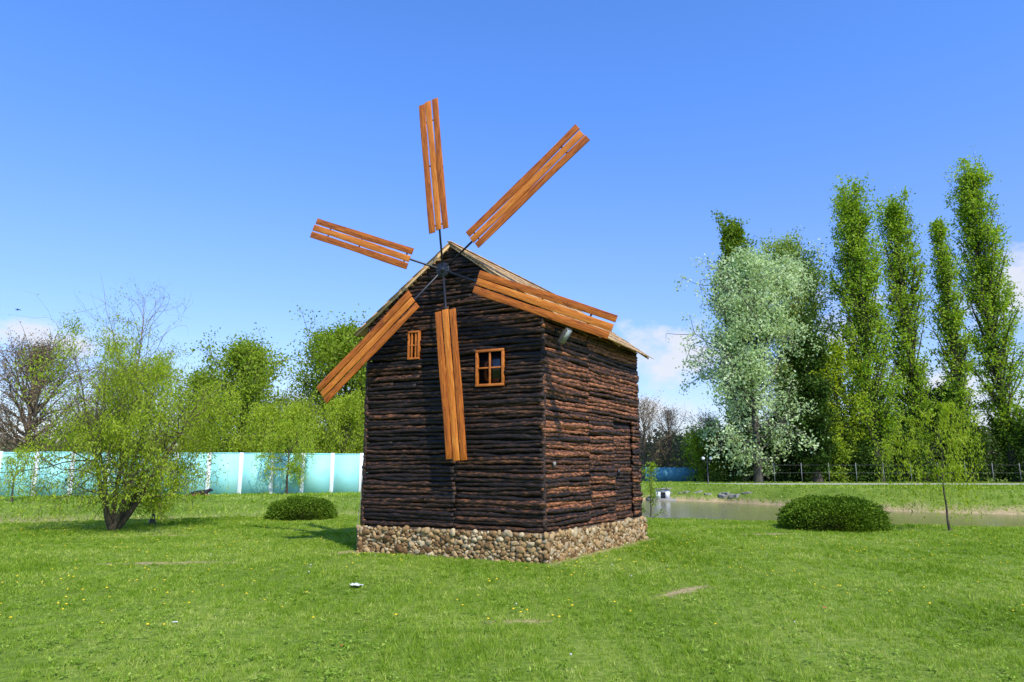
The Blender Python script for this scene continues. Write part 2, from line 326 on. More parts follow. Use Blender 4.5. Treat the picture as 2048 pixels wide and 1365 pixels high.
# stone base
def stonewall(g,pa,pb,nn,seed,h=.475):
    rg=np.random.default_rng(seed); L=np.linalg.norm(pb-pa); dr=(pb-pa)/L
    pts=[]; tries=0
    while tries<16000:
        tries+=1
        rr=rg.uniform(.030,.066) if tries<2200 else (rg.uniform(.022,.042) if tries<8000 else rg.uniform(.013,.025))
        s=rg.uniform(0,L); z=rg.uniform(-.02,h-.02)
        ok=True
        for q in pts:
            if abs(s-q[0])<.28 and ((s-q[0])/1.25)**2+((z-q[1])/.90)**2<((rr+q[2])*.79)**2: ok=False; break
        if ok: pts.append((s,z,rr))
    nu,nv=10,7
    th=np.linspace(0,2*np.pi,nu,endpoint=False); ph=np.linspace(.04,np.pi-.04,nv)
    for s,z,rr in pts:
        sp=np.array([[math.sin(p)*math.cos(t),math.sin(p)*math.sin(t),math.cos(p)] for p in ph for t in th])
        sp=np.sign(sp)*np.abs(sp)**rg.uniform(.62,.95)
        f=1+.17*np.sin(sp[:,0]*3+rg.uniform(0,6))*np.cos(sp[:,1]*2.5+rg.uniform(0,6))+.13*np.sin(sp[:,2]*3.5+rg.uniform(0,6))+.04*rg.normal(size=len(sp))
        sp*=f[:,None]
        an=rg.normal()*.6; a1=rr*rg.uniform(1.05,1.6); a2=rr*rg.uniform(.75,1.05); a3=rr*rg.uniform(.55,.85)
        u=dr*math.cos(an)+z3*math.sin(an); v=-dr*math.sin(an)+z3*math.cos(an)
        C=pa+dr*s+z3*z-nn*.02+nn*rg.uniform(-.012,.016)
        V=C+sp[:,0:1]*u*a1+sp[:,1:2]*v*a2+sp[:,2:3]*nn*a3
        i=np.arange(nv-1)[:,None]*nu; j=np.arange(nu)[None,:]; F=np.stack([i+j,i+(j+1)%nu,i+nu+(j+1)%nu,i+nu+j],-1).reshape(-1,4)
        g.add(V,F)
g=Geo(); o=.08
cfl=fl+n3*o-q3*o; cfr=fr+n3*o+q3*o; cbr=br-n3*o+q3*o; cbl=bl-n3*o-q3*o
stonewall(g,cfl,cfr,n3,1); stonewall(g,cfr,cbr,q3,2); stonewall(g,cbl,cfl,-q3,3); stonewall(g,cbr,cbl,-n3,4)
sb=part("stone_base",g,M_stone,smooth=True)
g=Geo()
cc=(cfl+cfr+cbr+cbl)/4
bot=[p+(cc-p)*.012+z3*-.2 for p in (cfl,cfr,cbr,cbl)]; top=[p+(cc-p)*.012+z3*.44 for p in (cfl,cfr,cbr,cbl)]
top2=[p+(cc-p)*.035+z3*.485 for p in (cfl,cfr,cbr,cbl)]
g.add(bot+top+top2,[[0,1,5,4],[1,2,6,5],[2,3,7,6],[3,0,4,7],[4,5,9,8],[5,6,10,9],[6,7,11,10],[7,4,8,11],[8,9,10,11]])
part("mortar",g,M_mortar,sb)
def window(s0,s1,z0,z1,nvb,nhb,lab):
    g=Geo(); a0=-W+s0; a1=-W+s1; t=.035 if s1-s0<.4 else .045; f=.075
    def bar(aa0,aa1,zz0,zz1,dep=.02,front=f):
        c=(Mp(aa0,0,zz0)+Mp(aa1,0,zz1))/2+n3*(front-dep); g.box(c,r3*(aa1-aa0)/2,n3*dep,z3*(zz1-zz0)/2)
    bar(a0,a1,z0,z0+t,.035,f+.01); bar(a0,a1,z1-t,z1,.035,f+.01); bar(a0,a0+t,z0+t,z1-t,.033,f+.006); bar(a1-t,a1,z0+t,z1-t,.033,f+.006)
    for k in range(nvb):
        c=a0+(a1-a0)*(k+1)/(nvb+1); bar(c-.015,c+.015,z0+t,z1-t,.016,f-.004)
    for k in range(nhb):
        c=z0+(z1-z0)*(k+1)/(nhb+1); bar(a0+t,a1-t,c-.014,c+.014,.012,f-.012)
    w=part("window",g,M_frame,label=lab)
    bv=w.modifiers.new("b",'BEVEL'); bv.width=.004; bv.segments=2
    g=Geo(); g.box((Mp(a0,0,z0)+Mp(a1,0,z1))/2+n3*.0,r3*(a1-a0)/2*.98,n3*.004,z3*(z1-z0)/2*.98); part("pane",g,M_glass,w)
window(*WR,1,1,"four pane window with orange brown wooden frame"); window(*WL,2,1,"narrow barred window with orange brown frame")
# roof
def roof_side(sgn):
    g=Geo(); rg=np.random.default_rng(20+sgn)
    out=r3*sgn
    top=Mp(-W/2,0,5.765); sd=(out*1.0-z3*SL); sdl=np.linalg.norm(sd); sd/=sdl; total=(1.85+.32)*sdl
    nn=out*SL+z3; nn/=np.linalg.norm(nn)
    nc=8; step=total/nc
    c=top+sd*(total-.04)/2+d3t*(Dp/2); g.box(c,sd*(total-.04)/2,d3t*(Dp/2+.10),nn*.010)
    for kc in range(nc):
        b=-.12
        while b<Dp+.14:
            w=rg.uniform(.05,.10); l0=kc*step-.02; l1=(kc+1)*step+rg.uniform(-.03,.03)+(.04*rg.random() if kc==nc-1 else 0)
            a0=top+sd*max(l0,0)+nn*(.014); a1=top+sd*l1+nn*(.022+rg.uniform(-.003,.005))
            cen=(a0+a1)/2+d3t*(b+w/2); ax=(a1-a0)/2
            g.box(cen,ax,d3t*(w/2-.002),nn*.004)
            b+=w
    return g
g=roof_side(1); g2=roof_side(-1)
roof=part("roof",g,M_roof)
part("roof_slope",g2,M_roof,roof)
g=Geo(); g.box(Mp(-W/2,Dp/2,5.795-DROP/2),r3*.035,d3t*(Dp/2+.13),z3*.008); part("ridge_board",g,M_roof,roof)
g=Geo()
for sgn in (1,-1):
    out=r3*sgn; sd=out-z3*SL; sdl=np.linalg.norm(sd); sd/=sdl; nn=out*SL+z3; nn/=np.linalg.norm(nn); total=2.16*sdl
    top=Mp(-W/2,0,5.755)
    for bb in [-.085,.85,1.8,2.75,3.7,Dp+.08]:
        c=top+sd*(total/2)+d3t*bb-nn*.026; g.box(c,sd*(total/2-.02),d3*.014,nn*.014)
part("rafters",g,M_roof,roof)
# rotor
hub=np.array([-1.284,12.26,5.17])
RM=Matrix(((r3[0],0,n3[0],hub[0]-base[0]),(r3[1],0,n3[1],hub[1]-base[1]),(0,1,0,hub[2]-base[2]),(0,0,0,1)))
def disc(g,rad,z0,z1,cx=0,cy=0,n=28):
    g.tube(np.array([[cx,cy,z0],[cx,cy,z1]]),np.array([rad,rad]),n,True)
g=Geo(); disc(g,.14,.0,.014); disc(g,.05,-.34,.05); disc(g,.03,.05,.07)
for k in range(8): 
    t=k*math.pi/4+.2; disc(g,.011,.014,.028,.108*math.cos(t),.108*math.sin(t),6)
rotor=obj("rotor",g.mesh("rotor"),M_metal,mill); rotor.matrix_basis=RM
bv=rotor.modifiers.new("b",'BEVEL'); bv.width=.003; bv.limit_method='ANGLE'
for kk,ang in enumerate([96.5,37.5,-23,-84,219.5,157.5]):
    rg=np.random.default_rng(40+kk)
    ri=.78; ro=3.5 if kk!=5 else 3.36
    g=Geo(); bw=.128; gap=.021
    for j in (-1,0,1):
        yc=j*(bw+gap); e0=rg.uniform(-.014,.014); e1=rg.uniform(-.03,.03)
        n=14; t=np.linspace(0,1,n); x=ri+e0+(ro+e1-ri-e0)*t
        warp=.006*np.sin(t*5+rg.uniform(0,6)); yw=yc+.005*np.sin(t*4+rg.uniform(0,6)); hw=bw/2+.004*np.sin(t*9+rg.uniform(0,6)); th=.011
        V=[];F=[]
        for i_ in range(n):
            V+=[[x[i_],yw[i_]-hw[i_],warp[i_]-th],[x[i_],yw[i_]+hw[i_],warp[i_]-th],[x[i_],yw[i_]+hw[i_],warp[i_]+th],[x[i_],yw[i_]-hw[i_],warp[i_]+th]]
        for i_ in range(n-1):
            for q in range(4): F.append([i_*4+q,i_*4+(q+1)%4,i_*4+4+(q+1)%4,i_*4+4+q])
        F+=[[0,3,2,1],[n*4-4,n*4-3,n*4-2,n*4-1]]
        g.add(V,F)
    s=obj("sail",g.mesh("sail"),M_wood,rotor); s.rotation_euler=(0,0,math.radians(ang)); s.location=(0,0,.03)
    bv=s.modifiers.new("b",'BEVEL'); bv.width=.003; bv.segments=2; bv.limit_method='ANGLE'
    g=Geo()
    g.tube(np.array([[.1,0,-.012],[ro-.35,0,-.012]]),np.array([.02,.02]),10,True)
    for xx in (ri+.12,(ri+ro)/2,ro-.42):
        g.bx(xx-.016,xx+.016,-.19,.19,-.002,.006)
    s2=obj("spoke",g.mesh("spoke"),M_metal,rotor); s2.rotation_euler=(0,0,math.radians(ang)); s2.location=(0,0,.012)
# floodlight
fc=Mp(0,.42,3.88)+q3*.22
g=Geo(); u=q3*.80-z3*.60; u/=np.linalg.norm(u); v=np.cross(u,d3); v/=np.linalg.norm(v)
g.box(fc,d3*.085,v*.15,u*.03); g.box(fc-u*.045,d3*.05,v*.08,u*.018)
fl_=part("floodlight",g,M_alu); bv=fl_.modifiers.new("b",'BEVEL'); bv.width=.01; bv.segments=2
g=Geo(); g.box(fc+u*.033,d3*.072,v*.135,u*.004); part("lamp_glass",g,M_lampd,fl_)
g=Geo(); g.tube(np.array([Mp(0,.42,4.0)+q3*.04,Mp(0,.42,4.02)+q3*.14,fc-u*.04+z3*.02]),[.014]*3,8,True); g.box(Mp(0,.42,4.0)+q3*.06,d3*.05,q3*.012,z3*.05)
part("bracket",g,M_metal,fl_)
g=Geo(); g.box(Mp(0,.25,1.62)+q3*.07,d3*.025,q3*.02,z3*.035); part("junction_box",g,M_conc)
g=Geo(); g.tube([fl-q3*.1+n3*.05+z3*.02,fl-q3*.13+n3*.05+z3*.4,fl-q3*.07+n3*.05+z3*.9,fl-q3*.05+n3*.05+z3*1.5],[.006]*4,6); part("cable",g,M_conc)

# ------------------------------------------------------------------ trees
def leaves_mesh(name,C,size,aspect,seed,off,droop=0):
    rg=np.random.default_rng(seed); n=len(C)
    a=rg.normal(size=(n,3)); 
    if droop: a[:,2]=-np.abs(a[:,2])*1.0-droop
    a/=np.linalg.norm(a,axis=1,keepdims=True)
    b=rg.normal(size=(n,3)); b=np.cross(a,b); b/=np.linalg.norm(b,axis=1,keepdims=True)
    s=size*rg.uniform(.6,1.35,size=(n,1))
    V=np.stack([C-a*s*.5,C+b*s*aspect*.5,C+a*s*.5,C-b*s*aspect*.5],1).reshape(-1,3)-np.array(off)
    return fast_mesh(name,V,np.arange(4*n).reshape(-1,4))
PROF={
 'poplar':lambda t: np.interp(t,[0,.12,.35,.6,.8,.92,1],[.60,.9,1,.88,.60,.34,.06]),
 'round':lambda t: np.interp(t,[0,.2,.5,.8,1],[.6,.95,1,.7,.2]),
 'low':lambda t: np.interp(t,[0,.15,.4,.7,.9,1],[.85,1,.95,.72,.42,.15]),
 'spread':lambda t: np.interp(t,[0,.2,.5,.8,1],[.9,1,.9,.7,.4]),
}
def tree(name,label,cat,base,H,Wd,r0=.3,t0=.15,el=(20,70),nb=40,nsub=6,nl=9000,ls=.25,sig=.25,prof='round',lm=None,bm=None,seed=0,up=.0,curl=.15,hang=0,aspect=.6,lean=(0,0),inner=.3,stems=1,droopleaf=0,group=None,trw=.02,var=(.65,1.12),maxlen=9,sprd=.30,clump=0):
    rg=np.random.default_rng(seed); base=np.array([base[0],base[1],float(ground_h(np.array(base[0]),np.array(base[1])))-.05])
    rt=root(name,label,cat,base)
    if group: rt["group"]=group
    g=Geo(); LP=[]
    trunks=[]
    for s in range(stems):
        n=10; t=np.linspace(0,1,n); h=H*(.93 if stems==1 else rg.uniform(.6,.85))
        P=np.zeros((n,3)); P[:,2]=t*h
        az=s*2*math.pi/max(stems,1)+rg.uniform(0,.8)
        if stems>1:
            sp=Wd*sprd*rg.uniform(.6,1.2); P[:,0]+=math.cos(az)*sp*t**.8; P[:,1]+=math.sin(az)*sp*t**.8
        P[:,0]+=lean[0]*t+np.cumsum(rg.normal(size=n))*H*trw*.3; P[:,1]+=lean[1]*t+np.cumsum(rg.normal(size=n))*H*trw*.3
        P-=P[0]*[1,1,0]
        rr=r0*(1-t)**.85*.95+r0*.06; rr[0]*=1.35
        if stems>1: rr*=.7
        g.tube(P+base,rr,9)
        trunks.append((P,rr,h))
    prf=PROF[prof]
    for k in range(nb):
        P,rr,h=trunks[k%stems]
        u=rg.random() if stems>1 else (k+.5)/nb
        t=t0+(1-t0)*u*.97; f=t*(len(P)-1); i0=int(min(f,len(P)-2)); st=P[i0]*(1-(f-i0))+P[i0+1]*(f-i0)
        e=math.radians(el[0]+(el[1]-el[0])*u+rg.normal()*(7 if maxlen>1 else 3)); az=k*2.4+rg.normal()*.5
        reach=Wd/2*prf(u)*rg.uniform(*var)*(.75 if stems>1 else 1)
        Ln=reach/max(math.cos(e),.2); Ln=min(Ln,maxlen*H); Ln=min(Ln,(H-st[2]+.02*H)/max(math.sin(e),.2)*1.02) if e>0 else Ln
        d=np.array([math.cos(e)*math.cos(az),math.cos(e)*math.sin(az),math.sin(e)])
        m=7; Q=[st]
        for j in range(m-1):
            d=d+rg.normal(size=3)*curl; d[2]+=up; d/=np.linalg.norm(d); Q.append(Q[-1]+d*Ln/(m-1))
        Q=np.array(Q); br_=min(rr[i0]*.45,r0*.3)*(.4+.6*min(1,Ln/(Wd*.5))); g.tube(Q+base,np.linspace(br_,br_*.15,m),5)
        mm=8; tt=np.linspace(inner,1,mm)*(m-1)
        for v in tt:
            a_=int(min(v,m-2)); LP.append((Q[a_]*(1-(v-a_))+Q[a_+1]*(v-a_))[None])
        for q in range(nsub):
            v=rg.uniform(inner,1)*(m-1); a_=int(min(v,m-2)); s0=Q[a_]*(1-(v-a_))+Q[a_+1]*(v-a_)
            tg=Q[a_+1]-Q[a_]; tg/=np.linalg.norm(tg)+1e-9
            sd=tg*.8+rg.normal(size=3)*.65; sd[2]+=up; sd/=np.linalg.norm(sd); sl=Ln*rg.uniform(.18,.42)*(.6 if maxlen<1 else 1)
            S=[s0]
            for j in range(4):
                sd=sd+rg.normal(size=3)*curl*1.3
                sd/=np.linalg.norm(sd); S.append(S[-1]+sd*sl/4)
            if hang:
                hl=hang*rg.uniform(.4,1.15); hl=min(hl,max(.1,S[-1][2]-.10*H)); dd=sd.copy()
                for j in range(5):
                    dd=dd*.45+np.array([0,0,-1.])+rg.normal(size=3)*.18*[1,1,.2]; dd/=np.linalg.norm(dd); S.append(S[-1]+dd*hl/5)
            S=np.array(S); g.tube(S+base,np.linspace(br_*.35,br_*.08,len(S)),3)
            w=np.linspace(0,len(S)-1.001,9 if not hang else 22); ia=w.astype(int); fr_=(w-ia)[:,None]; LP.append(S[ia]*(1-fr_)+S[ia+1]*fr_)
    obj("trunk",g.mesh("trunk",base,True),bm or M_bark,rt)
    LP=np.vstack(LP)
    if nl:
        if clump:
            w_=np.exp(clump*2*vnoise(LP[:,0]+LP[:,1]*.7,LP[:,2],1.1,seed%13)); idx=rg.choice(len(LP),nl,p=w_/w_.sum())
        else: idx=rg.integers(0,len(LP),nl)
        C=LP[idx]+rg.normal(size=(nl,3))*sig
        C=C[C[:,2]>.03*H]
        obj("crown",leaves_mesh("crown",C,ls,aspect,seed,(0,0,0),droopleaf),lm,rt)
    return rt
G_P="poplars along the park path"
for k,(x,y,h,w,nl) in enumerate([(34.8,66,29.2,8.4,40000),(39.6,67,29.4,5.6,25000),(43.5,66,28.2,3.4,15000),(47.6,66,33.0,6.2,33000)]):
    tree("poplar_tree","tall slender columnar poplar with fresh green leaves beside the path","tree",(x,y),h,w,.38,.04,(60,82),140,8,nl,.25,.26,'poplar',M_leaf_pop,M_bark,100+k,up=.045,curl=.065,inner=.2,group=G_P,trw=.005,var=(.6,1.0),maxlen=.22,clump=.55,lean=(-.5,0))
tree("poplar_tree","dark green columnar poplar standing behind a silvery white poplar","tree",(25.6,76),29.8,6.0,.4,.1,(60,80),90,6,24000,.32,.3,'poplar',M_leaf_dpop,M_bark,120,up=.05,curl=.06,trw=.006,maxlen=.24)
tree("white_poplar_tree","broad white poplar with pale silvery foliage beside the path","tree",(23.0,65),21.8,13.0,.36,.03,(5,74),70,11,32000,.27,.40,'low',M_leaf_silver,M_barkw,130,up=.01,curl=.24,inner=.3,trw=.016,clump=1.2,hang=.7,var=(.5,1.15))
tree("ash_tree","tall sparse tree with thin yellow green spring leaves","tree",(29.4,71),24.8,8.0,.34,.06,(30,76),64,9,26000,.27,.42,'round',M_leaf_pale,M_bark,131,up=.02,curl=.17,trw=.012,clump=.8)
tree("ash_tree","tall sparse tree with fresh green spring leaves","tree",(33.0,75),24.5,7.0,.32,.08,(35,78),56,8,20000,.27,.42,'round',M_leaf_mid,M_bark,134,up=.02,curl=.17,trw=.012,clump=.7)
tree("ivy_covered_tree","dark ivy covered tree trunk beside the path","tree",(28.5,65),15.2,4.2,.4,.05,(30,70),50,8,18000,.30,.35,'poplar',M_leaf_dark,M_bark,132,curl=.14,trw=.01)
tree("maple_tree","slim tree with yellow green leaves among the poplars","tree",(31.6,66),13,4.0,.22,.15,(30,70),34,6,8000,.26,.35,'round',M_leaf_wil,M_bark,133,curl=.14,trw=.01)
for k,(x,y,h,w,m,lab) in enumerate([(19.5,70,4.6,5,M_leaf_mid,"bushy green understory tree near the path"),(37.5,71,8.5,6,M_leaf_dark,"dark leafy shrub tree behind the fence"),(46,72,9.5,7,M_leaf_dark,"dark leafy tree behind the fence"),(44.5,70,7,5,M_leaf_dark,"dark leafy tree behind the fence"),(50.5,62,9.0,6,M_leaf_dark,"dark leafy tree beside the path"),(27,70,6,6,M_leaf_dark,"dark bushy tree behind the fence"),(24.5,69,4.6,6,M_leaf_dark,"dark green shrub tree behind the fence"),(33.5,73,7.6,6,M_leaf_mid,"bushy green tree behind the fence"),(42,70,9,6,M_leaf_dark,"dark leafy shrub tree behind the fence"),(30.5,67,4,5,M_leaf_mid,"bushy green tree behind the fence"),(35.5,68,4.6,5,M_leaf_dark,"dark green shrub tree behind the fence"),(21.5,68,4.2,5,M_leaf_dark,"dark green shrub tree behind the fence"),(31,77,13,6,M_leaf_mid,"leafy tree between pale poplars"),(40.5,67,6.5,5,M_leaf_dark,"dark green shrub tree behind the fence"),(48,66,5.0,6,M_leaf_dark,"dark green shrub tree behind the fence"),(33,66,3.2,4.5,M_leaf_dark,"dark green shrub tree behind the fence"),(44,66.5,4.8,4.5,M_leaf_dark,"dark green shrub tree behind the fence"),(38,66.5,4.2,5,M_leaf_dark,"dark green shrub tree behind the fence")]):
    tree("understory_tree",lab,"tree",(x,y),h,w,.14,.03,(5,70),36,7,8000,.24,.36,'low',m,M_bark,150+k,curl=.18,clump=.5)
for k,(x,y,h,w) in enumerate([(15.5,82,9,6),(19.0,84,8,6),(22.5,80,7,5)]):
    tree("bare_tree","thin leafless pinkish brown tree beyond the pond","tree",(x,y),h,w,.2,.12,(35,75),50,10,3500,.14,.3,'round',M_leaf_brown,M_barkb,170+k,curl=.14)
tree("young_willow_tree","thin young willow sapling with drooping light green twigs on the lawn","tree",(10.8,17.4),3.1,2.15,.028,.42,(10,62),18,8,6200,.085,.028,'spread',M_leaf_wil,M_barkl,180,curl=.19,hang=1.7,aspect=.24,droopleaf=1.2,inner=.35,clump=.4)
tree("young_tree","thin young tree with a few light green leaves by the pond","tree",(5.3,26.5),2.9,1.6,.035,.3,(30,65),14,5,900,.08,.06,'round',M_leaf_mid,M_barkl,181,curl=.16)
tree("curly_willow_tree","large multi stemmed curly willow with yellow green foliage","tree",(-9.95,17.6),5.1,5.2,.10,.24,(0,62),130,11,58000,.078,.085,'spread',M_leaf_wil,M_barkl,190,curl=.27,hang=.5,aspect=.28,stems=6,droopleaf=.5,inner=.36,sprd=.33,clump=.8)
tree("bare_branched_tree","slender tree with curly bare reddish twigs rising above a willow","tree",(-10.4,18.8),6.8,2.5,.05,.3,(42,82),36,8,400,.07,.05,'round',M_leaf_wil,M_barkb,191,curl=.30,aspect=.3)
tree("weeping_willow_tree","small weeping willow in front of the turquoise wall","tree",(-12.4,38.4),3.8,3.2,.08,.3,(20,65),24,8,8000,.12,.06,'spread',M_leaf_wil,M_barkl,192,curl=.18,hang=1.1,aspect=.32,droopleaf=.8)
tree("young_willow_tree","small young willow near the turquoise wall","tree",(-23.6,33),2.5,1.8,.05,.2,(20,65),18,6,2400,.10,.05,'spread',M_leaf_wil,M_barkl,193,curl=.18,hang=.7,aspect=.3,droopleaf=.8)
tree("bare_tree","broad leafless brown tree behind the turquoise wall","tree",(-41.5,59),11.4,10.5,.32,.10,(25,75),100,15,15000,.15,.3,'round',M_leaf_brown,M_barkb,200,curl=.14,up=.03)
tree("bare_tree","leafless brown tree behind the turquoise wall","tree",(-35.5,62),9.8,9,.3,.12,(25,75),80,14,10000,.15,.3,'round',M_leaf_brown,M_barkb,201,curl=.14,up=.03)
tree("spring_tree","rounded airy light green tree behind the turquoise wall","tree",(-22.8,58),11.2,8.4,.26,.08,(20,75),70,10,32000,.22,.38,'round',M_leaf_mid,M_barkl,202,curl=.15,clump=.5)
tree("spring_tree","airy light green tree behind the turquoise wall","tree",(-28.5,62),9.2,7,.3,.15,(25,75),56,10,12000,.20,.38,'round',M_leaf_mid,M_barkl,203,curl=.14,clump=.5)
tree("ash_tree","tall feathery green tree behind the wall beside the windmill","tree",(-13.6,55),12.0,7.8,.26,.06,(30,75),80,10,40000,.22,.36,'round',M_leaf_mid,M_barkl,204,curl=.13,clump=.5)
for k,(x,y,h,w) in enumerate([(-15.2,48,5.4,5.5),(-11.8,49,6.2,5),(-18.5,52,5.8,5),(-8,52,6.5,6),(-34,55,4.6,6)]):
    tree("weeping_willow_tree","bright green weeping willow behind the turquoise wall","tree",(x,y),h,w,.16,.15,(25,70),36,8,15000,.16,.14,'round',M_leaf_wil if k<3 else M_leaf_mid,M_barkl,210+k,curl=.15,hang=1.2,aspect=.45,droopleaf=.6)
for k,(x,y,h,w) in enumerate([(-27,64,7,8),(-20,64,7.5,8),(-40,66,6.5,8)]):
    tree("bare_tree","low leafless brownish tree behind the turquoise wall","tree",(x,y),h,w,.18,.1,(25,70),44,9,6500,.16,.35,'round',M_leaf_brown,M_barkb,220+k,curl=.15)

rg=np.random.default_rng(300)
n=80000; az=rg.uniform(-1.1,1.1,n); d=rg.uniform(85,125,n)
x=d*np.tan(az)*.9; y=d
hh=4.8+1.6*vnoise(x,y*0,.12,2)+1.3*vnoise(x,y,.5,6)+np.where(x>25,2.0,0)
z=hh*rg.random(n)**.65
C=np.stack([x,y,z],-1)+rg.normal(size=(n,3))*.3
me=leaves_mesh("distant_wood",C,.75,.7,301,(0,0,0))
obj("distant_wood",me,leafmat("distant_leaf",[(.25,(.13,.11,.065)),(.45,(.17,.21,.075)),(.62,(.26,.20,.14)),(.8,(.28,.35,.13))],.3,.06,.8),kind="stuff",label="far belt of mixed brown and green spring woodland",category="woodland")

def bush(loc,wx,wy,h,n,seed,lab):
    rg=np.random.default_rng(seed); b=np.array([loc[0],loc[1],float(ground_h(np.array(loc[0]),np.array(loc[1])))])
    rt=root("clipped_bush",lab,"bush",b)
    v=rg.normal(size=(n,3)); v/=np.linalg.norm(v,axis=1,keepdims=True); v[:,2]=np.abs(v[:,2])
    v=v/ (np.sum(np.abs(v)**2.8,axis=1,keepdims=True)**(1/2.8))
    lump=1+.10*vnoise(v[:,0]*3,v[:,1]*3+v[:,2]*2,1.6,seed)+.04*rg.normal(size=n)
    rad=(rg.random(n)**.12)*lump
    C=v*rad[:,None]*np.array([wx,wy,h]); 
    obj("crown",leaves_mesh("crown",C,.055,.6,seed,(0,0,0)),M_leaf_bush,rt)
    g=Geo()
    for k in range(60):
        a=rg.uniform(0,6.28); e=rg.uniform(.1,1.4); q=np.array([math.cos(a)*math.cos(e)*wx,math.sin(a)*math.cos(e)*wy,math.sin(e)*h])*.88
        s=np.array([rg.normal()*wx*.25,rg.normal()*wy*.25,0]); g.tube([s,(s+q)/2+[0,0,.08],q],[.02,.014,.005],5)
    obj("trunk",g.mesh("trunk"),M_bark,rt)
bush((8.2,18.0),1.24,.9,.76,34000,310,"low rounded clipped green bush on the lawn by the pond")
bush((-6.35,21.3),.98,.75,.62,20000,311,"low clipped dark green bush near the channel bank")

# ------------------------------------------------------------------ turquoise wall
wa=np.array([-44.,30.4]); wb=np.array([-1.,43.7]); wl=np.linalg.norm(wb-wa); wd=(wb-wa)/wl; wn=np.array([wd[1],-wd[0]])
npan=27; st=wl/npan
wr=root("concrete_wall","turquoise painted concrete panel wall with white posts behind the lawn","wall",(*wa,0))
wd3=np.array([*wd,0]); wn3=np.array([*wn,0])
def wbox(c,a,b_,h0,h1): 
    g=Geo(); g.box(wd3*c+z3*(h0+h1)/2,wd3*a,wn3*b_,z3*(h1-h0)/2); return g
g=wbox(0,.11,.08,-.2,2.30); pm=g.mesh("post"); o=obj("post",pm,M_postw,wr)
bv=o.modifiers.new("b",'BEVEL'); bv.width=.012
g=wbox(st/2,st/2-.108,.035,-.2,2.27); g2=wbox(st/2,st/2-.112,.045,2.22,2.285)
g.add(g2.V[0],g2.F[0]); qm=g.mesh("panel"); q=obj("panel",qm,M_cyan,wr)
for k in range(1,npan+1):
    o2=o.copy(); COL.objects.link(o2); o2.parent=wr; o2.location=wd3*k*st
    if k<npan: q2=q.copy(); COL.objects.link(q2); q2.parent=wr; q2.location=wd3*k*st+wn3*R.normal()*.004+z3*R.normal()*.012
g=Geo(); g.bx(-2.6,2.6,-.08,.08,-.1,1.35)
for k in range(6): g.bx(-2.5+k*.95-.07,-2.5+k*.95+.07,-.11,.11,-.1,1.42)
obj("blue_wall",g.mesh("blue_wall"),M_blue,None,(16.0,70.0,0),label="short blue painted wall beyond the pond path",category="wall")

fr_=root("wire_fence","thin grey posts with two wires beside the path","fence",(24,63.6,0))
g=Geo()
for hz in (.9,1.6): g.tube([[0,0,hz],[35,0,hz]],[.005,.005],4)
obj("wire",g.mesh("wire"),M_fence,fr_)
g=Geo(); g.tube([[0,0,-.1],[0,0,1.8]],[.03,.03],8,True); pmesh=g.mesh("post"); po=obj("post",pmesh,M_fence,fr_)
for k in range(1,15): p2=po.copy(); COL.objects.link(p2); p2.parent=fr_; p2.location=(k*2.5,0,0)

# ------------------------------------------------------------------ lamps
def sphere_geo(g,c,rad,nu=20,nv=12,sc=(1,1,1)):
    th=np.linspace(0,2*np.pi,nu,endpoint=False); ph=np.linspace(.02,np.pi-.02,nv)
    V=np.array([[math.sin(p)*math.cos(t)*sc[0],math.sin(p)*math.sin(t)*sc[1],math.cos(p)*sc[2]] for p in ph for t in th])*rad+np.array(c)
    i=np.arange(nv-1)[:,None]*nu; j=np.arange(nu)[None,:]; g.add(V,np.stack([i+j,i+nu+j,i+nu+(j+1)%nu,i+(j+1)%nu],-1).reshape(-1,4))
def lamp(loc,h,lab,s=.36):
    z0=float(ground_h(np.array(loc[0]),np.array(loc[1])))
    rt=root("street_lamp",lab,"street lamp",(loc[0],loc[1],z0),group="twin globe park lamps")
    g=Geo(); g.tube([[0,0,-.1],[0,0,.12],[0,0,.16],[0,0,h-.25],[0,0,h-.05]],[.09,.09,.045,.04,.035],12,True)
    g.tube([[-s,0,h-.16],[-s,0,h-.26],[-s*.5,0,h-.34],[0,0,h-.3],[s*.5,0,h-.34],[s,0,h-.26],[s,0,h-.16]],[.02]*7,8,True)
    for sx in(-s,s): g.tube([[sx,0,h-.2],[sx,0,h-.13]],[.05,.07],12,True)
    obj("pole",g.mesh("pole",smooth=True),M_metal,rt)
    for sx in (-s,s):
        g=Geo(); sphere_geo(g,(0,0,0),.15); obj("globe",g.mesh("globe",smooth=True),M_lampg,rt,(sx,0,h))
lamp((-9.9,19.4),2.1,"black park lamp with two white globes behind the curly willow",.38)
lamp((17.4,60.4+1.4),2.2,"black park lamp with two white globes beside the path",.34)

